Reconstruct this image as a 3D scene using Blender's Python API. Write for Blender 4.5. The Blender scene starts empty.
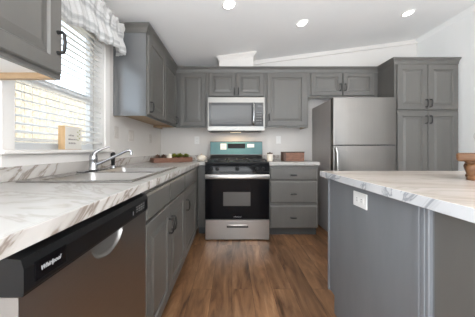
import bpy, bmesh, math, random
from mathutils import Vector, Matrix
random.seed(7)
S = bpy.context.scene
COL = S.collection
PI = math.pi
XL0 = -1.07

# ------------------------------------------------------------------ camera, world, sun, exposure
cam_d = bpy.data.cameras.new('camera')
cam = bpy.data.objects.new('camera', cam_d); COL.objects.link(cam)
cam.location = (0, 0, 1.06); cam.rotation_euler = (PI/2, 0, 0)
cam_d.sensor_width = 36.0; cam_d.lens = 220/475*36
cam_d.shift_x = 5.5/475; cam_d.shift_y = -9/475
cam_d.clip_start = 0.02
S.camera = cam

W = bpy.data.worlds.new('sky'); S.world = W; W.use_nodes = True
bg = W.node_tree.nodes['Background']
bg.inputs[0].default_value = (0.72, 0.86, 1.0, 1); bg.inputs[1].default_value = 2.3

S.view_settings.view_transform = 'Standard'; S.view_settings.look = 'None'
S.view_settings.gamma = 1; S.view_settings.use_curve_mapping = False
S.view_settings.exposure = 0.45
S.cycles.diffuse_bounces = 8; S.cycles.max_bounces = 14

def sun(rot, e, col):
    d = bpy.data.lights.new('sun', 'SUN'); d.energy = e; d.color = col; d.angle = 0.01
    o = bpy.data.objects.new('sun', d); COL.objects.link(o); o.rotation_euler = rot
sun((0, math.radians(38), math.radians(15)), 3.2, (1.0, 0.9, 0.72))

def area(name, loc, rot, sx, sy, e, col=(1, 1, 1), portal=False):
    d = bpy.data.lights.new(name, 'AREA'); d.shape = 'RECTANGLE'; d.size = sx; d.size_y = sy
    d.energy = e; d.color = col
    o = bpy.data.objects.new(name, d); COL.objects.link(o); o.location = loc; o.rotation_euler = rot
    if portal: d.cycles.is_portal = True
    return o
# daylight through the kitchen window (portal: guides the sky's own light); unseen fill lights added behind the camera
area('window_portal', (-1.24, 1.46, 1.55), (0, -PI/2, 0), 1.0, 0.74, 1, portal=True)
area('rear_fill_uplight_left', (-0.1, -2.15, .35), (PI, 0, 0), 1.5, 3.2, 135, (0.92, 0.965, 1.0))  # added fill aimed up from near the floor, brightens the ceiling
area('rear_fill_uplight_right', (1.85, -2.35, .35), (PI, 0, 0), 1.6, 3.2, 155, (0.92, 0.965, 1.0))  # second added uplight near the floor
area('side_fill_light', (XL0+.05, -1.55, 1.35), (0, -PI/2-.5, 0), 1.1, 1.7, 66, (0.84, 0.93, 1.0))  # added unseen fill at the left wall, for island face and right wall

# ------------------------------------------------------------------ helpers
class G:
    def __init__(s): s.bm = bmesh.new()
    def box(s, x0, x1, y0, y1, z0, z1, b=0, seg=1):
        r = bmesh.ops.create_cube(s.bm, size=1)
        vs = r['verts']
        for v in vs:
            v.co = Vector(((x0+x1)/2 + v.co.x*(x1-x0), (y0+y1)/2 + v.co.y*(y1-y0), (z0+z1)/2 + v.co.z*(z1-z0)))
        if b:
            es = list({e for v in vs for e in v.link_edges})
            bmesh.ops.bevel(s.bm, geom=es, offset=b, segments=seg, affect='EDGES', profile=0.5)
        return s
    def ring_loft(s, rings, close=True, cap=True):
        R = [[s.bm.verts.new(p) for p in ring] for ring in rings]
        n = len(R[0])
        for a, b in zip(R, R[1:]):
            for i in range(n if close else n-1):
                j = (i+1) % n
                try: s.bm.faces.new((a[i], a[j], b[j], b[i]))
                except ValueError: pass
        if cap and close:
            s.bm.faces.new(list(reversed(R[0]))); s.bm.faces.new(R[-1])
        return s
    def lathe(s, prof, c=(0, 0, 0), n=24, axis='z'):
        rings = []
        for r, h in prof:
            ring = []
            for i in range(n):
                a = 2*PI*i/n; p = (r*math.cos(a), r*math.sin(a), h)
                if axis == 'y': p = (p[0], -p[2], p[1])
                if axis == 'x': p = (p[2], p[0], p[1])
                ring.append(Vector(p)+Vector(c))
            rings.append(ring)
        return s.ring_loft(rings)
    def tube(s, pts, r, n=10):
        pts = [Vector(p) for p in pts]; rings = []
        rr = r if isinstance(r, (list, tuple)) else [r]*len(pts)
        ref = None
        for i, p in enumerate(pts):
            t = (pts[min(i+1, len(pts)-1)] - pts[max(i-1, 0)]).normalized()
            if ref is None:
                ref = Vector((0, 0, 1)) if abs(t.z) < .9 else Vector((1, 0, 0))
            a = (ref - t*ref.dot(t)).normalized(); bb = t.cross(a); ref = a
            rings.append([p + (a*math.cos(2*PI*k/n) + bb*math.sin(2*PI*k/n))*rr[i] for k in range(n)])
        return s.ring_loft(rings)
    def prism(s, pts2, f, d0, d1):
        """polygon pts2 swept from d0 to d1; f(u, v, d) -> point"""
        return s.ring_loft([[f(u, v, d0) for u, v in pts2], [f(u, v, d1) for u, v in pts2]])
    def panel(s, u0, u1, v0, v1, yf, t=.02, stile=.055, raised=True):
        L = [(0, yf+t), (0, yf+.003), (.003, yf)]
        if raised:
            L += [(stile, yf), (stile+.007, yf+.009), (stile+.016, yf+.009), (stile+.042, yf+.002)]
        else:
            L = [(0, yf+t), (0, yf+.007), (.010, yf)]
        rings = [[(u0+i, y, v0+i), (u1-i, y, v0+i), (u1-i, y, v1-i), (u0+i, y, v1-i)] for i, y in L]
        return s.ring_loft(rings)
    def cells(s, xs, ys, filled, z0, z1):
        """solid from grid cells, shared faces left out; filled(i, j) -> bool"""
        vc = {}
        def V(i, j, k):
            key = (i, j, k)
            if key not in vc: vc[key] = s.bm.verts.new((xs[i], ys[j], z1 if k else z0))
            return vc[key]
        nx, ny = len(xs)-1, len(ys)-1
        F = lambda i, j: 0 <= i < nx and 0 <= j < ny and filled(i, j)
        for i in range(nx):
            for j in range(ny):
                if not F(i, j): continue
                s.bm.faces.new((V(i, j, 1), V(i+1, j, 1), V(i+1, j+1, 1), V(i, j+1, 1)))
                s.bm.faces.new((V(i, j+1, 0), V(i+1, j+1, 0), V(i+1, j, 0), V(i, j, 0)))
                if not F(i-1, j): s.bm.faces.new((V(i, j, 0), V(i, j, 1), V(i, j+1, 1), V(i, j+1, 0)))
                if not F(i+1, j): s.bm.faces.new((V(i+1, j+1, 0), V(i+1, j+1, 1), V(i+1, j, 1), V(i+1, j, 0)))
                if not F(i, j-1): s.bm.faces.new((V(i+1, j, 0), V(i+1, j, 1), V(i, j, 1), V(i, j, 0)))
                if not F(i, j+1): s.bm.faces.new((V(i, j+1, 0), V(i, j+1, 1), V(i+1, j+1, 1), V(i+1, j+1, 0)))
        return s
    def build(s, name, mat, parent=None, smooth=False, bevel=0, loc=None):
        bmesh.ops.recalc_face_normals(s.bm, faces=s.bm.faces)
        me = bpy.data.meshes.new(name); s.bm.to_mesh(me); s.bm.free()
        me.materials.append(mat)
        o = bpy.data.objects.new(name, me); COL.objects.link(o)
        if parent: o.parent = parent
        if loc: o.location = loc
        if smooth:
            for p in me.polygons: p.use_smooth = True
            try: me.set_sharp_from_angle(angle=math.radians(40))
            except Exception: pass
        if bevel:
            m = o.modifiers.new('bevel', 'BEVEL'); m.width = bevel; m.segments = 2; m.limit_method = 'ANGLE'
        return o

def thing(name, label, cat, loc=(0, 0, 0), rz=0, group=None):
    o = bpy.data.objects.new(name, None); COL.objects.link(o)
    o.location = loc; o.rotation_euler = (0, 0, rz); o.empty_display_size = .1
    return tag(o, label, cat, group)
def tag(o, label, cat, group=None):
    o['label'] = label; o['category'] = cat
    if group: o['group'] = group
    return o
def struct(o, label=None):
    o['kind'] = 'structure'
    if label: o['label'] = label
    return o
def lettering(name, txt, size, mat, parent, M, shear=0, depth=.0004, bold=0):
    cu = bpy.data.curves.new('t', 'FONT'); cu.body = txt; cu.size = size; cu.shear = shear; cu.extrude = depth
    cu.offset = bold; cu.align_x = 'CENTER'; cu.align_y = 'CENTER'
    t = bpy.data.objects.new('t', cu); COL.objects.link(t)
    bpy.context.view_layer.update()
    me = bpy.data.meshes.new_from_object(t.evaluated_get(bpy.context.evaluated_depsgraph_get()))
    bpy.data.objects.remove(t); bpy.data.curves.remove(cu)
    me.transform(M); me.materials.clear(); me.materials.append(mat)
    o = bpy.data.objects.new(name, me); COL.objects.link(o); o.parent = parent
    return o
FACE = Matrix.Rotation(PI/2, 4, 'X')       # text upright, read from -Y

# ------------------------------------------------------------------ materials
def mat(name, col, rough=.5, metal=0, **kw):
    m = bpy.data.materials.new(name); m.use_nodes = True
    b = m.node_tree.nodes['Principled BSDF']
    b.inputs['Base Color'].default_value = (*col, 1); b.inputs['Roughness'].default_value = rough
    b.inputs['Metallic'].default_value = metal
    for k, v in kw.items(): b.inputs[k].default_value = v
    return m
def nodes(m):
    nt = m.node_tree; return nt, nt.nodes, nt.links, nt.nodes['Principled BSDF']
def coords(m, scale=(1, 1, 1), rot=(0, 0, 0), kind='Object'):
    nt, N, L, b = nodes(m)
    tc = N.new('ShaderNodeTexCoord'); mp = N.new('ShaderNodeMapping')
    mp.inputs['Scale'].default_value = scale; mp.inputs['Rotation'].default_value = rot
    L.new(tc.outputs[kind], mp.inputs[0]); return mp.outputs[0]
def noise(m, vec, scale, detail=4, rough=.55, dist=0):
    nt, N, L, b = nodes(m)
    n = N.new('ShaderNodeTexNoise'); n.inputs['Scale'].default_value = scale; n.inputs['Detail'].default_value = detail
    n.inputs['Roughness'].default_value = rough; n.inputs['Distortion'].default_value = dist
    L.new(vec, n.inputs['Vector']); return n.outputs['Fac']
def ramp(m, fac, stops):
    nt, N, L, b = nodes(m)
    r = N.new('ShaderNodeValToRGB'); e = r.color_ramp.elements
    while len(e) < len(stops): e.new(.5)
    for k, (p, c) in zip(e, stops): k.position = p; k.color = (*c, 1) if len(c) == 3 else c
    L.new(fac, r.inputs[0]); return r.outputs[0]
def mix(m, fac, a, bb, mode='MIX'):
    nt, N, L, b = nodes(m)
    x = N.new('ShaderNodeMix'); x.data_type = 'RGBA'; x.blend_type = mode
    for sock, v in ((0, fac), (6, a), (7, bb)):
        if hasattr(v, 'links') or isinstance(v, bpy.types.NodeSocket): L.new(v, x.inputs[sock])
        elif sock == 0: x.inputs[0].default_value = v
        else: x.inputs[sock].default_value = (*v, 1)
    return x.outputs[2]
def setc(m, out, sock='Base Color'):
    nt, N, L, b = nodes(m); L.new(out, b.inputs[sock])
def bump(m, fac, strength=.2, dist=.002):
    nt, N, L, b = nodes(m)
    x = N.new('ShaderNodeBump'); x.inputs['Strength'].default_value = strength; x.inputs['Distance'].default_value = dist
    L.new(fac, x.inputs['Height']); L.new(x.outputs[0], b.inputs['Normal'])

def painted(name, c, rough=.42, var=.06, sc=9):
    m = mat(name, c, rough)
    v = coords(m, (1, 1, .25)); f = noise(m, v, sc, 3)
    setc(m, ramp(m, f, [(.3, tuple(x*(1-var) for x in c)), (.7, tuple(x*(1+var) for x in c))]))
    bump(m, noise(m, coords(m), 120, 2), .03, .001)
    return m
def wood(name, c1, c2, sc=6, axis=(1, 12, 12), rough=.5):
    m = mat(name, c1, rough)
    f = noise(m, coords(m, axis), sc, 5, .6, .4)
    setc(m, ramp(m, f, [(.3, c1), (.68, c2)])); bump(m, f, .15, .001)
    return m
def steel(name, c=(.52, .50, .475), rough=.3, axis=(.3, .3, 120)):
    m = mat(name, c, rough, 1)
    f = noise(m, coords(m, axis), 6, 2)
    nt, N, L, b = nodes(m)
    r = ramp(m, f, [(.3, (rough*.95,)*3), (.7, (rough*1.05,)*3)]); setc(m, r, 'Roughness')
    setc(m, ramp(m, f, [(.3, tuple(x*.96 for x in c)), (.7, tuple(x*1.04 for x in c))]))
    return m

M = {}
M['cab'] = painted('grey_cabinet_paint', (.118, .112, .103), .40)
M['endskin'] = mat('glossy_end_skin_window_lit', (.14, .143, .147), .22, 0, **{'Coat Weight': 1.0, 'Coat Roughness': .12, 'Coat IOR': 1.75})  # bluish lift in the colour stands in for reflected window light
M['cabdark'] = painted('dark_toe_paint', (.06, .06, .06))
M['island'] = painted('island_grey_window_lit', (.185, .193, .206))  # cabinet grey lifted and blued, window light put into the colour
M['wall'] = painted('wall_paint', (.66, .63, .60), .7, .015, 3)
M['wallr'] = painted('right_wall_paint_lit', (.85, .85, .84), .7, .015, 3)  # wall paint lightened so the colour carries the stronger light here
M['ceil'] = painted('ceiling_paint', (.86, .855, .85), .8, .01, 3)
M['trim'] = painted('white_trim', (.78, .75, .72), .45, .02)
M['vinyl'] = painted('white_vinyl', (.80, .81, .82), .35, .01)
M['blind'] = painted('white_blind', (.72, .71, .69), .4, .02)
M['pull'] = mat('pewter_pull', (.028, .027, .026), .38, .5)
M['rawwood'] = wood('raw_maple', (.33, .215, .12), (.42, .29, .17), 5, (3, 3, 14))
M['under'] = painted('white_melamine', (.72, .72, .71), .35, .01)
M['steel'] = steel('brushed_steel')
M['steelmw'] = steel('brushed_steel_microwave', (.27, .258, .24), .3)
M['steelv'] = steel('brushed_steel_fridge', (.195, .184, .172), .36, (60, 60, .25))
M['steeldw'] = steel('brushed_steel_dishwasher', (.40, .39, .38), .32, (.25, .25, 120))
M['sinksteel'] = steel('satin_sink_steel', (.36, .35, .34), .22, (.5, 30, .5))
M['bowlsteel'] = steel('satin_bowl_steel_lit', (.44, .425, .41), .36, (.5, 30, .5))  # lighter copy of the sink steel, light in the bowls put into colour
M['darksteel'] = steel('dark_steel', (.13, .125, .12), .35)
M['chrome'] = mat('chrome', (.46, .46, .47), .13, 1)
M['black'] = mat('black_glass', (.004, .004, .005), .06, 0, **{'Specular IOR Level': .15})
M['mwglass'] = mat('microwave_glass', (.02, .02, .021), .1)
M['blackp'] = mat('black_plastic', (.006, .006, .0065), .3, 0, **{'Specular IOR Level': .25})
M['iron'] = mat('cast_iron', (.012, .012, .012), .6)
M['fridgeside'] = painted('fridge_side_grey', (.33, .305, .29), .4, .03)
M['glassdk'] = mat('smoked_glass', (.075, .074, .073), .12)
M['ovenwin'] = mat('oven_window', (.10, .095, .09), .15)
M['film'] = mat('teal_film', (.055, .165, .175), .35, 0)
M['white'] = mat('white_plastic', (.78, .77, .75), .35)
M['print'] = mat('silver_print', (.36, .36, .37), .4)
M['beigeplate'] = mat('beige_plate', (.56, .52, .48), .45)
M['keyprint'] = mat('key_print', (.22, .22, .22), .4)
M['slot'] = mat('slot_dark', (.05, .05, .05), .6)
M['ceramic'] = mat('cream_ceramic', (.74, .67, .57), .35)
M['whitecer'] = mat('white_ceramic', (.84, .83, .82), .25)
M['traywood'] = wood('tray_wood', (.13, .050, .028), (.24, .105, .06), 8, (2, 14, 14))
M['boxwood'] = wood('box_walnut', (.10, .042, .024), (.26, .115, .065), 7, (2, 12, 12))
M['boxdark'] = wood('box_dark_walnut', (.045, .024, .018), (.10, .05, .032), 7, (2, 12, 12))
M['legwood'] = wood('turned_oak', (.115, .050, .019), (.19, .090, .038), 5, (2, 10, 10))
M['signside'] = wood('sign_pine', (.52, .33, .16), (.66, .45, .25), 6, (12, 12, 2))
M['signface'] = mat('sign_face', (.72, .68, .62), .6)
M['signink'] = mat('sign_ink', (.28, .25, .23), .6)
M['leaf'] = mat('leaf_green', (.27, .28, .035), .5)
M['leaf2'] = mat('leaf_dark', (.12, .15, .02), .5)
M['pinecone'] = mat('pinecone_brown', (.085, .042, .026), .7)
M['fence'] = wood('sunny_fence', (.36, .27, .16), (.62, .54, .42), 5, (2, 5, 3))
M['ground'] = painted('pale_gravel', (.5, .48, .45), .9, .1, 6)

def glass():
    m = bpy.data.materials.new('window_glass'); m.use_nodes = True; nt = m.node_tree; N = nt.nodes
    N.clear(); out = N.new('ShaderNodeOutputMaterial'); t = N.new('ShaderNodeBsdfTransparent'); g = N.new('ShaderNodeBsdfGlossy')
    mx = N.new('ShaderNodeMixShader'); g.inputs['Roughness'].default_value = .02; mx.inputs[0].default_value = .06
    nt.links.new(t.outputs[0], mx.inputs[1]); nt.links.new(g.outputs[0], mx.inputs[2]); nt.links.new(mx.outputs[0], out.inputs[0])
    return m
M['glass'] = glass()
def emis(name, c, e):
    m = mat(name, c, .5); b = m.node_tree.nodes['Principled BSDF']
    b.inputs['Emission Color'].default_value = (*c, 1); b.inputs['Emission Strength'].default_value = e
    return m
M['lens'] = emis('lamp_lens', (1, .97, .92), 9)
M['hoodlens'] = emis('hood_lamp_lens', (1, .85, .62), .8)

def marble(name, base, v1, v2, rot, vs=.35):
    m = mat(name, base, .25)
    c = coords(m, (1, 1, 1), rot)
    nt, N, L, b = nodes(m)
    mp = N.new('ShaderNodeMapping'); mp.inputs['Scale'].default_value = (.55, 2.6, 2.6); L.new(c, mp.inputs[0])
    f = noise(m, mp.outputs[0], 2.4, 6, .6, .9)
    veins = ramp(m, f, [(.455, (0, 0, 0)), (.485, (vs,)*3), (.495, (vs,)*3), (.51, (vs*.3,)*3), (.57, (0, 0, 0))])
    g = noise(m, mp.outputs[0], 1.1, 4, .5, .3)
    cloud = ramp(m, g, [(.35, base), (.7, v2)])
    setc(m, mix(m, veins, cloud, v1))
    return m
M['marble'] = marble('marble_laminate', (.44, .43, .415), (.23, .19, .165), (.39, .375, .355), (0, 0, math.radians(28)))
M['marble3'] = marble('marble_laminate_warm_reflection', (.52, .465, .42), (.30, .245, .20), (.44, .385, .335), (0, 0, math.radians(12)), .4)  # warm reflections put into the laminate colour as a tint
M['marble4'] = marble('marble_laminate_island_edge', (.60, .605, .615), (.28, .29, .31), (.50, .505, .52), (math.radians(40), math.radians(20), math.radians(60)), .9)
M['marble2'] = marble('marble_laminate_upright', (.60, .575, .55), (.28, .235, .20), (.48, .445, .415), (math.radians(-42), math.radians(35), math.radians(75)), 1)

def floor_mat():
    m = mat('wood_plank_floor', (.2, .1, .06), .38)
    nt, N, L, b = nodes(m)
    c = coords(m, (1, 1, 1), (0, 0, PI/2))
    br = N.new('ShaderNodeTexBrick'); L.new(c, br.inputs['Vector'])
    br.inputs['Scale'].default_value = 1; br.inputs['Brick Width'].default_value = 1.22; br.inputs['Row Height'].default_value = .152
    br.inputs['Mortar Size'].default_value = .0012; br.inputs['Mortar Smooth'].default_value = .4; br.offset = .37; br.offset_frequency = 2
    br.inputs['Color1'].default_value = (0, 0, 0, 1); br.inputs['Color2'].default_value = (1, 1, 1, 1); br.inputs['Mortar'].default_value = (.5, .5, .5, 1)
    # per plank offset of the grain
    add = N.new('ShaderNodeVectorMath'); add.operation = 'MULTIPLY_ADD'; L.new(br.outputs['Color'], add.inputs[0])
    add.inputs[1].default_value = (7, 13, 3)
    mp = N.new('ShaderNodeMapping'); mp.inputs['Scale'].default_value = (1.3, 7.5, 1); L.new(c, mp.inputs[0]); L.new(mp.outputs[0], add.inputs[2])
    g1 = noise(m, add.outputs[0], 1.7, 7, .62, .8)
    mp2 = N.new('ShaderNodeMapping'); mp2.inputs['Scale'].default_value = (.8, 3.0, 1); L.new(c, mp2.inputs[0])
    g2 = noise(m, mp2.outputs[0], 1.8, 4, .6, .6)
    col = ramp(m, g1, [(.26, (.055, .025, .012)), (.46, (.205, .108, .055)), (.60, (.29, .160, .084)), (.76, (.42, .26, .15))])
    col = mix(m, .55, col, ramp(m, g2, [(.3, (.34, .31, .29)), (.72, (1.35, 1.24, 1.12))]), 'MULTIPLY')
    col = mix(m, .45, col, ramp(m, br.outputs['Color'], [(0, (.58, .55, .53)), (1, (1.42, 1.40, 1.36))]), 'MULTIPLY')
    dark = mix(m, br.outputs['Fac'], col, (.03, .016, .010))
    setc(m, dark); bump(m, g1, .12, .001)
    return m
M['floor'] = floor_mat()

def valance_mat():
    m = mat('valance_cloth', (.75, .74, .72), .9)
    nt, N, L, b = nodes(m)
    tc = N.new('ShaderNodeTexCoord'); sp = N.new('ShaderNodeSeparateXYZ'); L.new(tc.outputs['UV'], sp.inputs[0])
    g = (.40, .40, .40); w = (.60, .595, .585)
    r = ramp(m, sp.outputs[1], [(0, w), (.05, g), (.085, w), (.15, g), (.20, g), (.235, w), (.50, w), (.56, g), (.61, g), (.645, w), (.70, g), (.73, w)])
    f = noise(m, tc.outputs['UV'], 55, 3)
    setc(m, mix(m, .5, r, ramp(m, f, [(.35, (.62,)*3), (.6, (1.15,)*3)]), 'MULTIPLY'))
    b.inputs['Subsurface Weight'].default_value = 0
    return m
M['valance'] = valance_mat()

# ------------------------------------------------------------------ room shell
XL, XR, YB, YR = -1.07, 2.79, 3.32, -4.0
def ceil_z(x): return 2.21 + .13*(x-XL)
WT = .13
struct(G().box(XL-WT, XR+WT, YR-WT, YB+WT, -.08, 0).build('floor', M['floor']))
g = G(); g.prism([(XL-WT-.25, ceil_z(XL-WT-.25)), (XR+WT, ceil_z(XR+WT)), (XR+WT, ceil_z(XR+WT)+.1), (XL-WT-.25, ceil_z(XL-WT-.25)+.1)],
        lambda u, v, d: (u, d, v), YR-WT, YB+WT)
struct(g.build('ceiling', M['ceil']))
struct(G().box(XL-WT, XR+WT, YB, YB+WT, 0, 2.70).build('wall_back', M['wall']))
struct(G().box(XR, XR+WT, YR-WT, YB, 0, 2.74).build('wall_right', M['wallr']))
# left wall with the kitchen window opening
WY0, WY1, WZ0, WZ1 = 1.07, 1.83, 1.055, 2.02
g = G()
ys = [YR-WT, -2.45, -.65, WY0, WY1, YB]; zs = [0, .75, WZ0, 1.95, WZ1, 2.22]
for i in range(5):
    for k in range(5):
        if not ((i == 3 and 2 <= k <= 3) or (i == 1 and 1 <= k <= 2)): g.box(XL-WT, XL, ys[i], ys[i+1], zs[k], zs[k+1])
struct(g.build('wall_left', M['wall']))
# wall behind the camera with two openings for daylight
g = G()
xs = [XL-WT, -.85, .65, 1.1, 2.7, XR+WT]
for i in range(5):
    if i == 1:
        g.box(xs[i], xs[i+1], YR-WT, YR, 0, .4); g.box(xs[i], xs[i+1], YR-WT, YR, 2.15, 2.45)
    elif i == 3:
        g.box(xs[i], xs[i+1], YR-WT, YR, 2.2, 2.74)
    else:
        g.box(xs[i], xs[i+1], YR-WT, YR, 0, ceil_z(xs[i])+.02)
struct(g.build('wall_rear', M['wall']))
# ceiling cove trims
g = G()
g.prism([(-1.07, ceil_z(-1.07)-.055), (XR, ceil_z(XR)-.055), (XR, ceil_z(XR)), (-1.07, ceil_z(-1.07))], lambda u, v, d: (u, d, v), YB-.022, YB-.0005)
struct(g.build('trim_1', M['wall']))
g = G(); z = ceil_z(XR)
g.prism([(XR-.0005, z-.06), (XR-.0005, z), (XR-.045, z-.006), (XR-.018, z-.03)], lambda u, v, d: (u, d, v), YR, YB-.022)
struct(g.build('trim_2', M['wallr']))
# vent chase above the microwave cabinet, flared at the ceiling
g = G(); x0, x1 = -.172, .292; yf = 3.0
rings = []
for e, zz in ((0, 2.14), (0, 'a'), (.012, 'b'), (.035, 'c'), (.035, 'd')):
    ring = []
    for x, y in ((x0-e, yf-e), (x1+e, yf-e), (x1+e, YB-.002), (x0-e, YB-.002)):
        cz = ceil_z(x)
        ring.append((x, y, {2.14: 2.14, 'a': cz-.065, 'b': cz-.045, 'c': cz-.02, 'd': cz+.005}[zz]))
    rings.append(ring)
g.ring_loft(rings)
struct(g.build('trim_3', M['wall']))

# window
g = G()
fx0, fx1 = XL-.125, XL-.085
for (a, b_, c, d) in ((WY0, WY1, WZ0, WZ0+.045), (WY0, WY1, WZ1-.045, WZ1), (WY0, WY0+.04, WZ0+.045, WZ1-.045), (WY1-.04, WY1, WZ0+.045, WZ1-.045)):
    g.box(fx0, fx1, a, b_, c, d, .004)
g.box(fx0+.002, fx1+.012, WY0+.03, WY1-.03, 1.44, 1.485, .004)
wf = struct(g.build('window_1', M['vinyl']))
G().box(fx0+.018, fx0+.022, WY0+.03, WY1-.03, WZ0+.03, WZ1-.03).build('pane', M['glass'], wf)
g = G()
cw = .068
g.box(XL, XL+.018, WY0-cw, WY0, WZ0-.0, WZ1+cw, .004); g.box(XL, XL+.018, WY1, WY1+cw, WZ0, WZ1+cw, .004)
g.box(XL, XL+.018, WY0, WY1, WZ1, WZ1+cw, .004)
g.box(XL-.001, XL+.016, WY0-cw, WY1+cw, WZ0-.085, WZ0-.018, .004)
g.build('casing', M['trim'], wf)
G().box(XL-.085, XL+.05, WY0-cw-.02, WY1+cw+.02, WZ0-.018, WZ0+.004, .005).build('sill', M['trim'], wf)
# batten seams on the left wall beside the window
for i, yy in enumerate((.985,)):
    struct(G().box(XL, XL+.005, yy-.012, yy+.012, 1.0, 1.36).build('trim_%d' % (4+i), M['trim']))

# outside
struct(G().box(-9, XL-WT, -6, 12, -.35, -.3).build('ground_outside', M['ground']))
g = G()
for i in range(84):
    y = -2.2+i*.145
    g.box(-3.42, -3.395, y, y+.138, -.3, 2.18+.01*math.sin(i*3.1))
fo = tag(g.build('board_fence', M['fence']), 'sunlit tan board fence seen outside through the window blinds', 'fence')
G().box(-3.47, -3.42, -2.2, 9.9, .1, .19).box(-3.47, -3.42, -2.2, 9.9, 1.75, 1.84).build('rail', M['fence'], fo)

# ------------------------------------------------------------------ cabinets (local: x along the front, -y out of the front, z up; origin on the face frame)
def pull(par, u, yf, v0, v1, r=.0065, out=.028):
    um = u
    pts = [(um, yf+.002, v0+.006), (um, yf-out*.75, v0+.006), (um, yf-out, v0+.016), (um, yf-out-.003, (v0+v1)/2), (um, yf-out, v1-.016), (um, yf-out*.75, v1-.006), (um, yf+.002, v1-.006)]
    g = G(); g.tube(pts, r, 8)
    for v in (v0+.006, v1-.006): g.lathe([(.009, 0), (.008, .005)], (um, yf, v), 10, 'y')
    return g.build('handle', M['pull'], par, True)
def hpull(par, u, yf, v, w=.07, r=.005, out=.024):
    a, b = u-w/2, u+w/2
    pts = [(a, yf+.002, v), (a, yf-out*.7, v), (a+.012, yf-out, v), (b-.012, yf-out, v), (b, yf-out*.7, v), (b, yf+.002, v)]
    return G().tube(pts, r, 8).build('handle', M['pull'], par, True)
def door(par, u0, u1, v0, v1, pu=None, pv=None, stile=.055, m='cab'):
    d = G().panel(u0, u1, v0, v1, -.020, .0195, stile).build('door', M[m], par)
    if pu is not None: pull(d, pu, -.020, pv, pv+.1)
    return d
LEFT = True
def carcass(par, w, depth, v0, v1, rec=.03, bottom='under', name='body', m='cab', wood_ends=True):
    """upper box: closed, underside recessed between the sides with a pale bottom panel"""
    t = .018
    g = G()
    g.box(0, w, 0, depth, v0+rec, v1)
    g.box(0, w, 0, t, v0, v0+rec+.002); g.box(0, t, t, depth, v0, v0+rec+.002); g.box(w-t, w, t, depth, v0, v0+rec+.002)
    o = g.build(name, M[m], par)
    G().box(t, w-t, t, depth-.001, v0+rec-.003, v0+rec+.001).build('bottom_panel', M[bottom], par)
    g = G()
    g.box(t-.001, t+.002, t, depth-.001, v0+.0005, v0+rec-.003); g.box(w-t-.002, w-t+.001, t, depth-.001, v0+.0005, v0+rec-.003)
    if LEFT: g.box(.001, t-.001, t, depth-.001, v0-.0012, v0+.001); g.box(w-t+.001, w-.001, t, depth-.001, v0-.0012, v0+.001)
    g.box(t, w-t, t-.001, t+.002, v0+.0005, v0+rec-.003)
    g.build('raw_edge', M['rawwood'], par)
    return o
UZ0, UZ1 = 1.362, 2.14
LX, BY = -.77, 2.99+.02       # upper face-frame planes (doors sit 2 cm proud)
LUD = LX-XL; BUD = YB-BY
EPS = .002
# near left upper cabinet
c = thing('upper_cabinet', 'grey wall cabinet hung left of the window, cut off by the left picture edge', 'cabinet', (LX, .22, 0), PI/2)
carcass(c, .768, LUD-EPS, 1.372, UZ1)
door(c, .01, .37, 1.392, 2.10); door(c, .38, .750, 1.392, 2.10, .728, 1.470, .06)
# far left upper cabinet
c = thing('upper_cabinet', 'grey two door wall cabinet right of the window on the left wall', 'cabinet', (LX, 1.98, 0), PI/2)
carcass(c, 1.029, LUD-EPS, UZ0, UZ1, .03, 'rawwood')
G().box(-.0022, .0005, .004, LUD-EPS-.001, UZ0+.002, UZ1-.03).build('end_skin', M['endskin'], c)
door(c, .012, .50, UZ0+.02, 2.10, .045, 1.40); door(c, .508, .995, UZ0+.02, 2.10, .96, 1.40)
# corner one-door cabinet on the back wall
LEFT = False
c = thing('upper_cabinet', 'grey single door wall cabinet in the corner left of the microwave', 'cabinet', (-1.066, BY+.0, 0))
carcass(c, .735, BUD-EPS, UZ0, UZ1)
door(c, .355, .705, UZ0+.02, 2.10)
# above microwave
c = thing('upper_cabinet', 'short grey two door wall cabinet above the microwave', 'cabinet', (-.329, BY, 0))
carcass(c, .775, BUD-EPS, 1.756, UZ1)
door(c, .018, .378, 1.785, 2.10, .358, 1.80, .05); door(c, .397, .757, 1.785, 2.10, .417, 1.80, .05)
# right single
c = thing('upper_cabinet', 'tall grey single door wall cabinet between microwave and refrigerator', 'cabinet', (.448, BY, 0))
carcass(c, .592, BUD-EPS, UZ0, UZ1)
door(c, .03, .562, UZ0+.02, 2.10, .055, 1.45, .06)
# above fridge
c = thing('upper_cabinet', 'short grey two door wall cabinet above the refrigerator', 'cabinet', (1.042, BY, 0))
carcass(c, .955, BUD-EPS, 1.775, UZ1)
door(c, .035, .452, 1.795, 2.10, .428, 1.855, .05); door(c, .472, .885, 1.795, 2.10, .496, 1.855, .05)
# pantry
PY = 2.71
c = thing('pantry_cabinet', 'tall grey four door pantry cabinet right of the refrigerator', 'cabinet', (2.0, PY, 0))
g = G(); g.box(0, .786, 0, YB-PY-EPS, .10, UZ1); g.box(.03, .756, .06, YB-PY-EPS, 0, .11); g.build('body', M['cab'], c)
for z0, z1, pv in ((.125, 1.525, 1.375), (1.55, 2.10, 1.575)):
    door(c, .025, .393, z0, z1, .372, pv, .06); door(c, .402, .770, z0, z1, .424, pv, .06)

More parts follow.
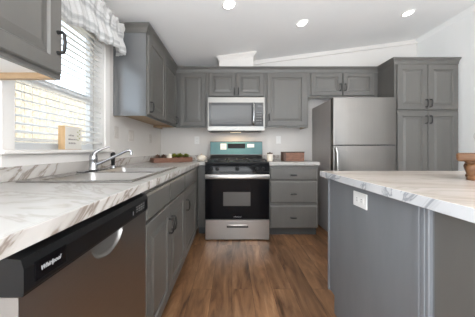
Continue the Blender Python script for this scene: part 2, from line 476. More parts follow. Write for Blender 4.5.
# crowns: profile (out, up), mitred around the corners
def crown(name, path, zb, closed_ends=True):
    prof = [(0, -.028), (.006, -.028), (.010, -.006), (.018, .012), (.032, .026), (.038, .030), (.038, .044), (0, .044)]
    P = [Vector((x, y, 0)) for x, y in path]
    rings = []
    for i, p in enumerate(P):
        def nrm(a, b):
            t = (b-a).normalized(); return Vector((t.y, -t.x, 0))
        n = None
        if i == 0: n = nrm(P[0], P[1])
        elif i == len(P)-1: n = nrm(P[-2], P[-1])
        else:
            n1, n2 = nrm(P[i-1], p), nrm(p, P[i+1]); s_ = (n1+n2); n = s_/(s_.length_squared/2) if s_.length > 1e-6 else n1
        rings.append([p + n*o + Vector((0, 0, zb+h)) for o, h in prof])
    return struct(G().ring_loft(rings).build(name, M['cab']))
crown('trim_6', [(XL+.004, 1.98), (LX, 1.98), (LX, BY), (2.0, BY), (2.0, PY), (XR-.002, PY)], UZ1)
crown('trim_7', [(XL+.004, .22), (LX, .22), (LX, .988), (XL+.004, .988)], UZ1)

# base cabinets
FX = -.42                     # left run face frame plane (doors at -.40)
BZ = .865
def base_body(c, w, depth, top=BZ-.001, mm='cab'):
    G().box(0, w, 0, depth, .10, top).build('body', M[mm], c)
    G().box(.0, w, .065, depth-.01, 0, .101).build('toe_kick', M['cabdark'], c)
c = thing('sink_cabinet', 'grey base cabinet with two doors beneath the sink, beside the dishwasher', 'cabinet', (FX, 1.023, 0), PI/2)
# open topped box round the sink bowls
g = G(); w, dp = .845, FX-XL-EPS
g.box(0, w, 0, .02, .10, BZ-.001); g.box(0, .018, .02, dp, .10, BZ-.001); g.box(w-.018, w, .02, dp, .10, BZ-.001)
g.box(.018, w-.018, .02, dp, .10, .12); g.box(.018, w-.018, dp-.012, dp, .12, BZ-.001); g.build('body', M['cab'], c)
G().box(0, w, .065, dp-.01, 0, .099).build('toe_kick', M['cabdark'], c)
for u0, u1, pu in ((.004, .4000, .372), (.4045, .842, .435)):
    G().panel(u0, u1, .718, .848, -.02, .0195, raised=False).build('drawer_front', M['cab'], c)
    door(c, u0, u1, .115, .706, pu, .525, .058)
c = thing('base_cabinet', 'grey base cabinet with a drawer over one door nearest the range corner', 'cabinet', (FX, 1.870, 0), PI/2)
base_body(c, .838, FX-XL-EPS)
d = G().panel(.004, .60, .718, .848, -.02, .0195, raised=False).build('drawer', M['cab'], c)
door(c, .004, .60, .115, .706, .055, .525, .058)
c = thing('filler_cabinet', 'narrow grey base filler tucked between the left run and the range', 'cabinet', (-.418, 2.712, 0))
base_body(c, .092, YB-2.712-EPS)
c = thing('drawer_cabinet', 'grey three drawer base cabinet right of the range', 'cabinet', (.447, 2.685, 0))
base_body(c, .603, YB-2.685-EPS)
for v0, v1, vv in ((.690, .838, .752), (.412, .672, .522), (.105, .375, .235)):
    d = G().panel(.018, .585, v0, v1, -.02, .0195, raised=False).build('drawer', M['cab'], c)
    hpull(d, .297, -.02, vv, .062, .0075)

# ------------------------------------------------------------------ countertops
CZ0, CZ1 = .868, .908
SY0, SY1, SX0, SX1 = 1.0, 1.83, -.985, -.455       # sink cut-out
xs = [XL+.002, SX0+.03, SX1-.02, -.400, -.325]; ys = [.315, SY0+.02, SY1-.02, 2.660, YB-.002]
def fill(i, j):
    if i == 3: return j == 3
    return not (i == 1 and j == 1)
ct = G().cells(xs, ys, fill, CZ0, CZ1).build('countertop', M['marble'], None, bevel=.004)
tag(ct, 'long marble patterned countertop holding the sink along the left wall', 'countertop')
ct.modifiers['bevel'].segments = 2
g = G(); g.box(XL+.002, XL+.021, .315, YB-.022, CZ1, .978, .003); g.box(XL+.002, -.325, YB-.021, YB-.002, CZ1, .978, .003)
g.build('backsplash', M['marble2'], ct)
G().box(-.401, -.3985, .316, 2.659, CZ0+.001, CZ1-.0015, .001).build('edge_band', M['marble2'], ct)
ct2 = tag(G().box(.443, 1.065, 2.655, YB-.002, CZ0, CZ1, .004, 2).build('countertop', M['marble']), 'short marble patterned countertop above the three drawers', 'countertop')
G().box(.443, 1.065, YB-.021, YB-.002, CZ1, .978, .003).build('backsplash', M['marble2'], ct2)

# ------------------------------------------------------------------ sink and taps
sk = thing('sink', 'stainless double bowl sink set in the left countertop', 'sink', (0, 0, 0))
mid = 1.42
bx0, bx1 = SX0+.085, SX1-.022
xs = [SX0, bx0, bx1, SX1]; ys = [SY0, SY0+.03, mid-.018, mid+.018, SY1-.03, SY1]
o = G().cells(xs, ys, lambda i, j: not (i == 1 and j in (1, 3)), CZ1+.0005, CZ1+.008).build('rim', M['sinksteel'], sk, bevel=.002)
for y0, y1 in ((ys[1], ys[2]), (ys[3], ys[4])):
    rings = []
    def rr(i, z, rad, n=5):
        pts = []
        for cx, cy, a0 in ((bx1-i-rad, y1-i-rad, 0), (bx0+i+rad, y1-i-rad, PI/2), (bx0+i+rad, y0+i+rad, PI), (bx1-i-rad, y0+i+rad, 1.5*PI)):
            for k in range(n): a = a0+PI/2*k/(n-1); pts.append((cx+rad*math.cos(a), cy+rad*math.sin(a), z))
        return pts
    g = G(); g.ring_loft([rr(-.006, CZ1+.0082, .03), rr(.0, CZ1+.005, .03), rr(.006, CZ1-.02, .035), rr(.012, CZ1-.15, .045), rr(.04, CZ1-.175, .05), rr(.12, CZ1-.18, .03)], cap=False)
    f = [g.bm.verts[i] for i in []] if False else None
    g.bm.verts.ensure_lookup_table(); g.bm.faces.new(g.bm.verts[-20:])
    b_ = g.build('bowl', M['bowlsteel'], sk, True)
    G().lathe([(.042, 0), (.042, .003), (.03, .003), (.028, .001)], ((bx0+bx1)/2, (y0+y1)/2, CZ1-.1795), 20).build('drain', M['chrome'], b_, True)
fa = thing('faucet', 'chrome single lever faucet with long spout on the sink rim', 'faucet', (-.945, 1.50, CZ1+.0085))
g = G(); g.box(-.028, .028, -.13, .13, 0, .008, .004, 2); g.build('deck_plate', M['chrome'], fa, True)
G().lathe([(.030, .008), (.028, .02), (.025, .03), (.025, .07), (.026, .075), (.024, .10), (.018, .112), (.004, .116)], (0, 0, 0), 20).build('body', M['chrome'], fa, True)
G().tube([(.015, .0, .04), (.06, .02, .062), (.12, .035, .092), (.19, .055, .130), (.212, .062, .138), (.222, .066, .136), (.226, .068, .124), (.226, .068, .106)], [.011, .010, .0095, .009, .009, .009, .009, .010], 12).build('spout', M['chrome'], fa, True)
G().tube([(0, 0, .108), (.012, .012, .128), (.035, .035, .146), (.062, .055, .160), (.075, .063, .164)], [.016, .012, .009, .008, .006], 10).build('lever', M['chrome'], fa, True)
sp = thing('sink_sprayer', 'black side sprayer standing right of the faucet', 'sprayer', (-.93, 1.72, CZ1+.0085))
G().lathe([(.024, 0), (.024, .006), (.018, .016), (.016, .02)], (0, 0, 0), 16).build('collar', M['chrome'], sp, True)
G().lathe([(.0135, .018), (.0135, .04), (.0155, .07), (.018, .095), (.017, .112), (.010, .122), (.003, .124)], (0, 0, 0), 16).build('spray_head', M['blackp'], sp, True)

# ------------------------------------------------------------------ dishwasher
dw = thing('dishwasher', 'stainless dishwasher with black control strip beneath the left countertop', 'dishwasher', (-.40, .412, 0), PI/2)
w = .606
G().box(.006, w-.006, .05, .62, .1, .858).build('body', M['blackp'], dw)
G().box(.02, w-.02, .09, .6, 0, .1).build('toe_kick', M['cabdark'], dw)
# door with scooped pocket: panel grid displaced inwards
g = G(); nx, nz = 60, 50; zt, zb = .782, .115
cxp, hw, hp = w/2, .088, .058
def dy(u, v):
    a = (u-cxp)/hw; t = (zt-v)/hp
    q = a*a+t*t
    return .022*math.sqrt(max(0, 1-q))**.6*(.35+.65*max(0, 1-t)) if q < 1 else 0
us = sorted(set([0, w]+[cxp-hw*1.05+hw*2.1*k/36 for k in range(37)])); vs = sorted(set([zb, .4]+[zt-hp*1.1*k/18 for k in range(19)]))
V = [[g.bm.verts.new((u, dy(u, v), v)) for v in vs] for u in us]
for i in range(len(us)-1):
    for k in range(len(vs)-1): g.bm.faces.new((V[i][k], V[i+1][k], V[i+1][k+1], V[i][k+1]))
bk = [g.bm.verts.new((u, .049, v)) for u, v in ((0, zb), (w, zb), (w, zt), (0, zt))]
g.bm.faces.new([V[i][0] for i in range(len(us))]+[bk[1], bk[0]])
g.bm.faces.new([V[i][-1] for i in range(len(us)-1, -1, -1)]+[bk[3], bk[2]])
g.bm.faces.new([V[0][k] for k in range(len(vs)-1, -1, -1)]+[bk[0], bk[3]])
g.bm.faces.new([V[-1][k] for k in range(len(vs))]+[bk[2], bk[1]]); g.bm.faces.new(bk)
dd = g.build('door', M['steeldw'], dw, True)
g = G(); g.prism([(-.008, .783), (-.010, .79), (-.010, .835), (-.004, .853), (.049, .858), (.049, .783)], lambda u, v, d: (d, u, v), 0, w)
cp = g.build('control_panel', M['blackp'], dw)
G().box(.022, .104, -.0112, -.0098, .798, .838, .0005).build('badge_plate', M['black'], cp)
lettering('brand_lettering', 'Whirlpool', .0125, M['print'], cp, Matrix.Translation((.061, -.0115, .818)) @ FACE, .25, .0003, .0004)
G().box(.455, .459, -.0106, -.0099, .800, .815).build('indicator', M['print'], cp)
rnd = random.Random(3)
for i in range(4):
    for k in range(3): G().box(.485+i*.022, .485+i*.022+.012+.003*rnd.random(), -.0106, -.0099, .802+k*.010, .8055+k*.010).build('button', M['keyprint'], cp)
# end panel at the near side of the dishwasher
tag(G().box(XL+.003, -.50, .388, .408, 0, CZ0-.001).build('end_panel', M['cab']), 'grey end panel holding up the countertop at the near side of the dishwasher', 'panel')

# ------------------------------------------------------------------ range
RX, RY = -.316, 2.567
rg = thing('gas_range', 'stainless and black gas range between the base cabinets', 'stove', (RX, RY, 0))
w = .754
G().box(0, w, .035, .70, .03, .895).box(.03, w-.03, .06, .68, 0, .03).build('body', M['fridgeside'], rg)
g = G(); g.box(0, w, .012, .705, .895, .912, .004); g.build('cooktop', M['blackp'], rg)
g = G()
for x0 in (.03, .275, .52):
    x1 = x0+.205
    for xx in (x0, (x0+x1)/2, x1): g.box(xx-.006, xx+.006, .07, .60, .926, .938)
    for yy in (.07, .20, .335, .47, .60): g.box(x0-.006, x1+.006, yy-.006, yy+.006, .926, .938)
    for xx in (x0, x1):
        for yy in (.07, .60): g.box(xx-.006, xx+.006, yy-.006, yy+.006, .911, .927)
g.build('grate', M['iron'], rg)
for x, y in ((.132, .2), (.132, .47), (.622, .2), (.622, .47), (.377, .335)): G().lathe([(.045, .911), (.045, .918), (.03, .919), (.03, .925)], (x, y, 0), 18).build('burner', M['iron'], rg)
g = G(); g.prism([(0, .800), (.0, .80), (.0, .868), (.018, .898), (.036, .898), (.036, .80)][1:], lambda u, v, d: (d, u, v), 0, w); cpn = g.build('control_panel', M['black'], rg)
for x in (.075, .145, .377, .609, .679):
    k = G().lathe([(.0235, 0), (.0235, .006), (.019, .008), (.017, .026), (.014, .028)], (x, -.0002, .835), 18, 'y').box(x-.003, x+.003, -.031, -.026, .822, .851).build('knob', M['blackp'], rg, True)
od = G().box(.004, w-.004, -.012, .034, .248, .797, .004).build('oven_door', M['black'], rg)
G().box(.215, .53, -.0138, -.0118, .405, .565, .0008).build('oven_window', M['ovenwin'], od)
lettering('brand_lettering', 'Whirlpool', .022, M['print'], od, Matrix.Translation((.377, -.0125, .277)) @ FACE, .2)
hg = G(); hg.box(.006, w-.006, -.060, -.036, .722, .775, .008, 3); hg.box(.02, .05, -.038, -.010, .735, .762); hg.box(w-.05, w-.02, -.038, -.010, .735, .762)
hg.build('oven_handle', M['steel'], od, True)
dr = G().box(.004, w-.004, -.010, .034, .012, .240, .004).build('drawer', M['steel'], rg)
g = G(); g.box(.27, .49, -.026, -.0095, .170, .186, .005, 2); g.build('drawer_handle', M['steel'], dr, True)
G().box(.255, .505, -.0108, -.0095, .150, .172, .0004).build('handle_recess', M['slot'], dr)
# backguard
bg_ = G(); bg_.box(.01, w-.01, .585, .705, .912, 1.155, .008, 2).build if False else None
g = G(); g.prism([(.60, .912), (.585, .985), (.60, 1.17), (.625, 1.178), (.71, 1.178), (.71, .912)], lambda u, v, d: (d, u, v), .002, w-.002)
bgo = g.build('backguard', M['darksteel'], rg)
g = G(); g.prism([(.5865, .992), (.5985, 1.166), (.6015, 1.166), (.5895, .992)], lambda u, v, d: (d, u-.0028, v), .006, w-.006); fp = g.build('console', M['film'], bgo)
def onb(u, v, th): return (u, .5865-.0028+(v-.992)*.012/.174-th, v)
def plate(nm, mt, u0, u1, v0, v1, th=.0018):
    g = G(); g.ring_loft([[onb(u0, v0, -.001), onb(u1, v0, -.001), onb(u1, v1, -.001), onb(u0, v1, -.001)], [onb(u0, v0, th), onb(u1, v0, th), onb(u1, v1, th), onb(u0, v1, th)]])
    return g.build(nm, M[mt], fp)
plate('display', 'black', .255, .505, 1.075, 1.145)
plate('sticker', 'white', .150, .235, 1.06, 1.145); plate('sticker', 'white', .535, .635, 1.09, 1.14)
g = G()
for k in range(3): g.ring_loft([[onb(.162, 1.073+k*.022, .001), onb(.222, 1.073+k*.022, .001), onb(.222, 1.081+k*.022, .001), onb(.162, 1.081+k*.022, .001)], [onb(.162, 1.073+k*.022, .0024), onb(.222, 1.073+k*.022, .0024), onb(.222, 1.081+k*.022, .0024), onb(.162, 1.081+k*.022, .0024)]])
g.build('sticker_print', M['print'], fp)

# ------------------------------------------------------------------ microwave
mw = thing('microwave', 'stainless over the range microwave beneath the short wall cabinet', 'microwave', (-.323, 2.895, 1.306))
w, h = .757, .444
G().box(0, w, .03, YB-2.895-EPS, .004, h).build('body', M['fridgeside'], mw)
dr = G().box(0, w, 0, .029, 0, h, .004).build('front_frame', M['steelmw'], mw)
G().box(.016, w-.020, -.003, .001, .058, .372, .001).build('glass_front', M['mwglass'], dr)
G().box(.05, .575, -.0042, -.002, .085, .335, .0008).build('door_window', M['glassdk'], dr)
G().tube([(.605, 0, .085), (.605, -.03, .085), (.605, -.038, .10), (.605, -.040, .215), (.605, -.038, .335), (.605, -.03, .35), (.605, 0, .35)], .0135, 10).build('handle', M['chrome'], dr, True)
for i in range(3):
    for k in range(5): G().box(.645+i*.025, .645+i*.025+.014, -.0036, -.0025, .10+k*.035, .106+k*.035).build('key', M['keyprint'], dr)
G().box(.66, .715, -.0036, -.0025, .31, .335).build('display', M['glassdk'], dr)
G().box(.04, w-.04, .05, .30, -.006, .005).build('vent_grille', M['blackp'], mw)
G().box(.30, .45, .16, .22, -.0068, -.0055).build('lamp_lens', M['hoodlens'], mw)
area('hood_lamp', (.05, 3.06, 1.290), (0, 0, 0), .14, .06, 1.7, (1.0, .74, .45))

# ------------------------------------------------------------------ refrigerator
fr = thing('refrigerator', 'stainless top freezer refrigerator beside the pantry', 'refrigerator', (1.20, 2.615, 0))
w = .765
G().box(0, w, .07, .68, .02, 1.672, .004).box(.05, w-.05, .09, .65, 0, .03).build('body', M['fridgeside'], fr)
def fdoor(nm, z0, z1):
    prof = [(.0, .066), (.0, .014), (.006, .005), (.02, .0), (.20, -.006), (w/2, -.008), (w-.20, -.006), (w-.02, 0), (w-.006, .005), (w, .014), (w, .066)]
    g = G(); g.prism(prof, lambda u, v, d: (u, v, d), z0, z1); return g.build(nm, M['steelv'], fr, True)
f1 = fdoor('freezer_door', 1.118, 1.678); f2 = fdoor('lower_door', .06, 1.104)
G().box(.01, w-.01, .02, .065, 1.100, 1.122).build('gasket', M['slot'], fr)
g = G(); g.tube([(.022, .004, 1.085), (.026, -.022, 1.075), (.034, -.034, 1.02), (.038, -.038, .85), (.034, -.034, .70), (.026, -.022, .645), (.022, .004, .635)], [.010, .013, .014, .014, .014, .013, .010], 10)
g.build('handle', M['steel'], f2, True)

# ------------------------------------------------------------------ island
IX, IY = .66, 1.513
isl = thing('kitchen_island', 'grey panelled kitchen island in the right foreground', 'island', (IX, 0, 0))
g = G(); g.prism([(-.55, 0), (IY-.085, 0), (IY-.085, .105), (IY-.004, .105), (IY-.004, .864), (-.55, .864)], lambda u, v, d: (d, u, v), .012, 1.15); g.build('body', M['island'], isl)
g = G(); g.prism([(.800, .0), (IY-.087, 0), (IY-.087, .115), (IY-.018, .115), (IY-.018, .864), (.800, .864)], lambda u, v, d: (d, u, v), .004, .0125); g.build('side_panel', M['island'], isl)
G().box(.010, .0125, -.55, .728, 0, .864).build('side_panel', M['cab'], isl)  # darker grey stands in for the weaker light on this near panel
G().box(-.003, .0125, IY-.017, IY, .105, .864, .003).build('corner_post', M['island'], isl)
g = G(); g.box(-.004, .0125, .733, .797, 0, .864, .003); g.box(-.0075, -.0035, .747, .762, 0, .864, .0015); g.box(-.0075, -.0035, .768, .783, 0, .864, .0015); g.build('batten', M['island'], isl)
ic = tag(G().box(.628, 1.95, -.62, 1.57, CZ0, CZ1, .005, 2).build('island_countertop', M['marble3']), 'wide marble patterned countertop covering the kitchen island', 'countertop')

G().box(.6265, .629, -.618, 1.568, CZ0+.001, CZ1-.001, .001).box(.628, 1.949, 1.569, 1.5715, CZ0+.001, CZ1-.001, .001).build('edge_band', M['marble4'], ic)
def outlet(name, label, loc, rz, pw=.072, ph=.115, kind='outlet', gangs=1, par_m='white', horiz=False, group=None):
    t = thing(name, label, 'outlet' if kind == 'outlet' else 'switch', loc, rz, group)
    pl = G().box(-pw/2, pw/2, -.006, 0, -ph/2, ph/2, .002).build('cover_plate', M[par_m], t)
    for gi in range(gangs):
        cx = (gi-(gangs-1)/2)*.046
        if kind == 'outlet':
            for k in (-1, 1):
                a, b = (k*.02, 0) if horiz else (cx, k*.02)
                s = G().box(a-.016, a+.016, -.008, -.0055, b-.014, b+.014, .001).build('socket', M[par_m], t)
                g = G()
                for q in (-.006, .006):
                    if horiz: g.box(a-.005, a+.004, -.0085, -.0078, b+q-.001, b+q+.001)
                    else: g.box(a+q-.001, a+q+.001, -.0085, -.0078, b-.004, b+.005)
                g.build('slot', M['slot'], s)
        else:
            G().box(cx-.016, cx+.016, -.009, -.0055, -.033, .033, .002).build('rocker', M[par_m], t)
    return t
outlet('wall_outlet', 'white outlet plate on the island side beneath the countertop', (IX+.0035, 1.135, .800), -PI/2, .118, .076, horiz=True)
outlet('wall_outlet', 'pale outlet plate on the back wall above the green plants', (-.53, YB-.0005, 1.20), 0)
outlet('wall_switch', 'pale switch plate on the back wall above the walnut box', (.70, YB-.0005, 1.205), 0, kind='switch')
outlet('wall_switch', 'beige switch plate on the left wall closest to the window trim', (XL+.0005, 2.03, 1.215), PI/2, kind='switch', par_m='beigeplate')
outlet('wall_switch', 'wide beige double switch plate on the left wall beneath the cabinet', (XL+.0005, 2.33, 1.205), PI/2, .118, .118, kind='switch', gangs=2, par_m='beigeplate')
outlet('wall_outlet', 'beige outlet plate on the left wall closest to the back corner', (XL+.0005, 2.88, 1.20), PI/2, par_m='beigeplate')

# ------------------------------------------------------------------ blinds and valance
bl = thing('window_blind', 'white slatted blind hanging in the kitchen window', 'blind', (XL-.03, (WY0+WY1)/2, WZ1))
hw = (WY1-WY0)/2-.008
G().box(-.03, .025, -hw, hw, -.05, -.002, .003).build('headrail', M['blind'], bl)
g = G(); n = 20; zb = 1.125-WZ1
zs_ = []
for i in range(n):
    z = -.075 + (zb+.03+.075)*i/(n-1); zs_.append(z)
    a = math.radians(20); hx = .025
    pr = []
    for t, th in ((-1, 0), (0, .0035), (1, 0), (1, -.0028), (0, .0007), (-1, -.0028)):
        pr.append((t*hx*math.cos(a)-th*math.sin(a)*0, z+t*hx*math.sin(a)*-1+th))
    g.prism(pr, lambda u, v, d: (u, d, v), -hw, hw)
g.build('slats', M['blind'], bl)
G().box(-.025, .025, -hw, hw, zb-.022, zb-.004, .003).build('bottom_rail', M['blind'], bl)
for y in (-hw+.10, hw-.10):
    for x in (-.026, .026): G().tube([(x, y, -.04), (x, y, zb-.006)], .0012, 5).build('ladder_cord', M['blind'], bl)

va = thing('valance', 'gathered white valance with grey stripes over the kitchen window', 'valance', (0, 0, 0))
# path in plan: wall return, along the window, wall return
path = [(-1.03, 1.025), (-.945, 1.03)] + [(-.935+.015*math.sin(PI*k/30), 1.04+.87*k/30) for k in range(1, 31)] + [(-.94, 1.922), (-1.03, 1.927)]
NU, NV = 340, 16
cum = [0]
for a, b in zip(path, path[1:]): cum.append(cum[-1]+math.dist(a, b))
def pat(s):
    for k in range(len(path)-1):
        if s <= cum[k+1] or k == len(path)-2:
            t = (s-cum[k])/(cum[k+1]-cum[k]); a, b = path[k], path[k+1]
            dx, dy_ = b[0]-a[0], b[1]-a[1]; L_ = math.hypot(dx, dy_)
            return a[0]+dx*t, a[1]+dy_*t, dy_/L_, -dx/L_
bm = bmesh.new(); uvl = bm.loops.layers.uv.new('UVMap')
rows = []
for i in range(NU+1):
    s = cum[-1]*i/NU; x, y, nx_, ny_ = pat(s)
    q = min(1, max(0, (y-1.015)/.93))
    zbot = 1.75 + .142*q**1.1 + .012*math.sin(q*19) ; ztop = 2.115 + .008*math.sin(s*70)
    row = []
    for j in range(NV+1):
        v = j/NV; z = zbot+(ztop-zbot)*v
        rod = math.exp(-((z-2.075)/.014)**2)
        amp = (.010*(1-.35*v))*(1-.8*rod)
        ruf = amp*(math.sin(s*2*PI/.115+1.3*math.sin(s*9)) + .30*math.sin(s*2*PI/.037+2*v))
        flare = .012*(1-v)**2+.01*math.sin(v*PI*2.6)
        e = ruf+flare-.012*rod
        row.append((bm.verts.new((max(XL+.02, x+nx_*e), y+ny_*e, z)), s/cum[-1]*6, v))
    rows.append(row)
for i in range(NU):
    for j in range(NV):
        q4 = (rows[i][j], rows[i+1][j], rows[i+1][j+1], rows[i][j+1])
        f = bm.faces.new([q[0] for q in q4]); f.smooth = True
        for lp, q in zip(f.loops, q4): lp[uvl].uv = (q[1], q[2])
me = bpy.data.meshes.new('cloth'); bm.to_mesh(me); bm.free(); me.materials.append(M['valance'])
o = bpy.data.objects.new('cloth', me); COL.objects.link(o); o.parent = va
md = o.modifiers.new('solid', 'SOLIDIFY'); md.thickness = .0015
G().tube([(XL+.001, 1.045, 2.075), (-.957, 1.05, 2.075), (-.952, 1.07, 2.075), (-.952, 1.89, 2.075), (-.957, 1.908, 2.075), (XL+.001, 1.912, 2.075)], .006, 8).build('rod', M['white'], va, True)

# ------------------------------------------------------------------ ceiling lights
al = math.atan(.13)
def downlight(x, y, label, e=2.6):
    z = ceil_z(x)
    t = thing('recessed_light', label, 'ceiling light', (x, y, z-.0005), 0, 'recessed ceiling lights')
    t.rotation_euler = (0, -al, 0)
    rg_ = G().ring_loft([[(r*math.cos(a), r*math.sin(a), hh) for a in [2*PI*k/32 for k in range(32)]] for r, hh in ((.066, 0), (.066, -.004), (.055, -.008), (.049, -.004))], cap=False).build('trim_ring', M['white'], t, True)
    G().lathe([(.050, -.002), (.050, -.005), (.02, -.006)], (0, 0, 0), 28).build('lens', M['lens'], t, True)
    d = bpy.data.lights.new('downlight', 'SPOT'); d.energy = e; d.spot_size = 2.4; d.spot_blend = 1; d.shadow_soft_size = .05; d.color = (1, .94, .86)
    o = bpy.data.objects.new('downlight', d); COL.objects.link(o); o.location = (x, y, z-.03)
downlight(-.026, 1.95, 'round recessed ceiling light nearest the left wall')
downlight(.769, 2.416, 'round recessed ceiling light above the cooking area, middle of the three')
downlight(1.997, 2.496, 'round recessed ceiling light nearest the pantry')

# ------------------------------------------------------------------ small things
# sign on the sill
sg = thing('box_sign', 'small white box sign with pine edges on the window sill', 'sign', (-1.031, 1.358, WZ0+.005), PI/2)
G().box(0, .152, .0012, .043, 0, .148, .001).build('block', M['signside'], sg)
fc = G().box(.003, .149, -.0005, .0022, .003, .145, .0005).build('face', M['signface'], sg)
g = G(); rnd = random.Random(5)
for k, (a, b) in enumerate(((.03, .095), (.028, .10), (.03, .075))):
    u = a
    while u < b:
        l = .008+.012*rnd.random(); g.box(u, min(u+l, b), -.0012, -.0003, .035+k*.025, .042+k*.025+.004*rnd.random()); u += l+.004
g.build('lettering', M['signink'], fc)
g = G()
for k in range(6):
    z = .055+k*.013; s_ = 1 if k % 2 else -1
    g.ring_loft([[(.120, -.0012, z), (.120+s_*.010, -.0012, z+.004), (.120+s_*.017, -.0012, z+.013), (.120+s_*.006, -.0012, z+.010)], [(.120, -.0004, z), (.120+s_*.010, -.0004, z+.004), (.120+s_*.017, -.0004, z+.013), (.120+s_*.006, -.0004, z+.010)]])
g.build('leaf_motif', M['leaf'], fc)

# wooden tray across the counter corner with plants and ornaments
ang = math.atan2(.285, .39)
TX, TY = -.875, 2.47
tr = thing('wooden_tray', 'brown wooden tray of plants on the left countertop corner', 'tray', (TX, TY, CZ1+.001), ang)
tw, td = .475, .15
g = G(); g.box(0, tw, 0, td, 0, .010); g.build('base', M['traywood'], tr)
for nm, bx in (('side', (0, tw, 0, .012, .010, .052)), ('side', (0, tw, td-.012, td, .010, .052)), ('end', (0, .012, .012, td-.012, .010, .056)), ('end', (tw-.012, tw, .012, td-.012, .010, .056))):
    G().box(*bx, .002).build('tray_'+nm, M['traywood'], tr)
def tp(u, v): return (TX+u*math.cos(ang)-v*math.sin(ang), TY+u*math.sin(ang)+v*math.cos(ang), CZ1+.0115)
def plant(u, v, label, seed, big):
    rnd = random.Random(seed)
    t = thing('potted_plant', label, 'plant', tp(u, v), 0, 'green plants in the wooden tray')
    G().lathe([(.026, 0), (.034, .045), (.036, .05), (.031, .05), (.029, .042)], (0, 0, 0), 18).build('pot', M['traywood'], t, True)
    for mt, cnt in (('leaf', 60), ('leaf2', 40)):
        g = G()
        for i in range(cnt):
            a = rnd.random()*2*PI; el = rnd.uniform(.15, 1.4); L_ = rnd.uniform(.6, 1)*big
            d = Vector((math.cos(a)*math.cos(el), math.sin(a)*math.cos(el), math.sin(el)*.8)); sd = Vector((-math.sin(a), math.cos(a), 0)); up = d.cross(sd)
            b0 = Vector((0, 0, .047)) + d*L_*.35
            wd = .015
            g.ring_loft([[b0-sd*.002, b0+sd*.002, b0+up*.001], [b0+d*L_*.35-sd*wd, b0+d*L_*.35+sd*wd, b0+d*L_*.35+up*.004], [b0+d*L_*.65-sd*.001, b0+d*L_*.65+sd*.001, b0+d*L_*.65+up*.001]])
        g.build('foliage', M[mt], t)
    return t
plant(.262, .07, 'green plant nearest the cream jar in the wooden tray', 1, .066)
plant(.340, .078, 'green plant in the middle of the three in the tray', 9, .070)
plant(.416, .07, 'green plant at the right end of the wooden tray', 4, .060)
def cone(u, v, label):
    t = G(); rings = []
    g = t; n = 14
    g.lathe([(.006, 0), (.022, .008), (.03, .03), (.026, .055), (.014, .075), (.003, .085)], (0, 0, 0), 14)
    for k in range(8):
        z = .008+k*.009; r = .033*math.sin(PI*(z+.02)/.115)
        for i in range(10):
            a = 2*PI*(i+.5*(k % 2))/10
            c = Vector((math.cos(a), math.sin(a), 0)); s_ = Vector((-math.sin(a), math.cos(a), 0))
            p = c*r+Vector((0, 0, z))
            g.ring_loft([[p-c*.012-s_*.006, p-c*.012+s_*.006, p-c*.012+Vector((0, 0, .005))], [p+c*.006-s_*.006+Vector((0, 0, .004)), p+c*.006+s_*.006+Vector((0, 0, .004)), p+c*.005+Vector((0, 0, .008))]])
    return tag(t.build('pinecone', M['pinecone'], None, loc=tp(u, v)), label, 'pinecone', 'brown pinecones in the wooden tray')
cone(.060, .066, 'brown pinecone at the left end of the wooden tray'); cone(.136, .078, 'brown pinecone beside the cream jar in the tray')
jr = thing('jar', 'cream jar between pinecones and plants in the wooden tray', 'jar', tp(.196, .05))
G().lathe([(.022, 0), (.030, .006), (.033, .03), (.030, .058), (.022, .068), (.022, .073)], (0, 0, 0), 20).build('body', M['ceramic'], jr, True)
G().lathe([(.024, .073), (.024, .082), (.008, .084), (.008, .092), (.003, .094)], (0, 0, 0), 20).build('lid', M['ceramic'], jr, True)
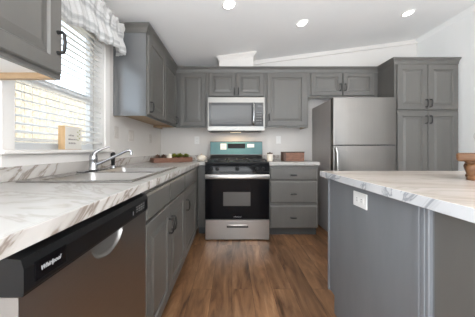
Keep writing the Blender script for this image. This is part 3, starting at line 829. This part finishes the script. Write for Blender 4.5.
# small cream pumpkin near the range
pk = thing('pumpkin', 'small cream ornamental pumpkin on the countertop left of the range', 'pumpkin', (-.392, 2.80, CZ1+.0005))
g = G(); rings = []
for k in range(13):
    ph = -PI/2+PI*k/12; rings.append([])
    for i in range(48):
        a = 2*PI*i/48; r = .058*math.cos(ph)*(1-.10*abs(math.cos(a*4)))**1; r = max(r, .0008)
        zz = .046*math.sin(ph)+.046 - (.010*math.cos(ph)**0 if 0 else 0) - .012*max(0, math.sin(ph))**8
        rings[-1].append((r*math.cos(a), r*math.sin(a), zz))
g.ring_loft(rings).build('body', M['ceramic'], pk, True)
G().tube([(0, 0, .072), (.002, 0, .086), (.008, .002, .098)], [.007, .005, .004], 8).build('stem', M['signside'], pk, True)
# canister and box right of the range
cn = thing('canister', 'small cream canister with dark lid on the countertop right of the range', 'canister', (.492, 2.86, CZ1+.0005))
G().lathe([(.032, 0), (.037, .004), (.037, .088), (.033, .092)], (0, 0, 0), 22).build('body', M['ceramic'], cn, True)
G().lathe([(.036, .092), (.036, .108), (.012, .110), (.010, .117), (.003, .118)], (0, 0, 0), 22).build('lid', M['boxdark'], cn, True)
bx = thing('wooden_box', 'dark walnut wooden box on the short countertop by the refrigerator', 'box', (.665, 2.84, CZ1+.0005))
w = .27
G().box(.03, w, 0, .16, 0, .108, .003).build('body', M['boxwood'], bx)
G().box(0, .032, -.003, .163, 0, .110, .003).build('end_cap', M['boxdark'], bx)
G().box(-.001, w+.002, -.004, .164, .108, .122, .003).build('lid', M['boxdark'], bx)

# footed wooden riser on the island, with a white vase on it
rs = thing('footed_riser', 'turned leg oak riser on the island at the right picture edge', 'riser', (1.11, 1.087, CZ1+.0005), -PI/4)
rw, rd = .42, .26
g = G(); g.box(0, rw, 0, rd, .093, .133, .010, 3); g.build('top', M['legwood'], rs, True)
for x in (.052, rw-.052):
    for y in (.045, rd-.045):
        G().lathe([(.013, 0), (.017, .004), (.018, .014), (.012, .020), (.015, .026), (.021, .045), (.0245, .062), (.021, .074), (.015, .078), (.019, .083), (.024, .087), (.024, .094)], (x, y, 0), 22).build('leg', M['legwood'], rs, True)
vs_ = tag(G().lathe([(.022, 0), (.024, .004), (.014, .014), (.011, .035), (.016, .05), (.030, .062), (.037, .08), (.036, .095), (.028, .108), (.012, .116), (.003, .117)], (0, 0, 0), 26).build('round_vase', M['whitecer'], None, True, loc=(1.262, 1.10, CZ1+.134)), 'white round topped ornament standing on the oak riser', 'ornament')
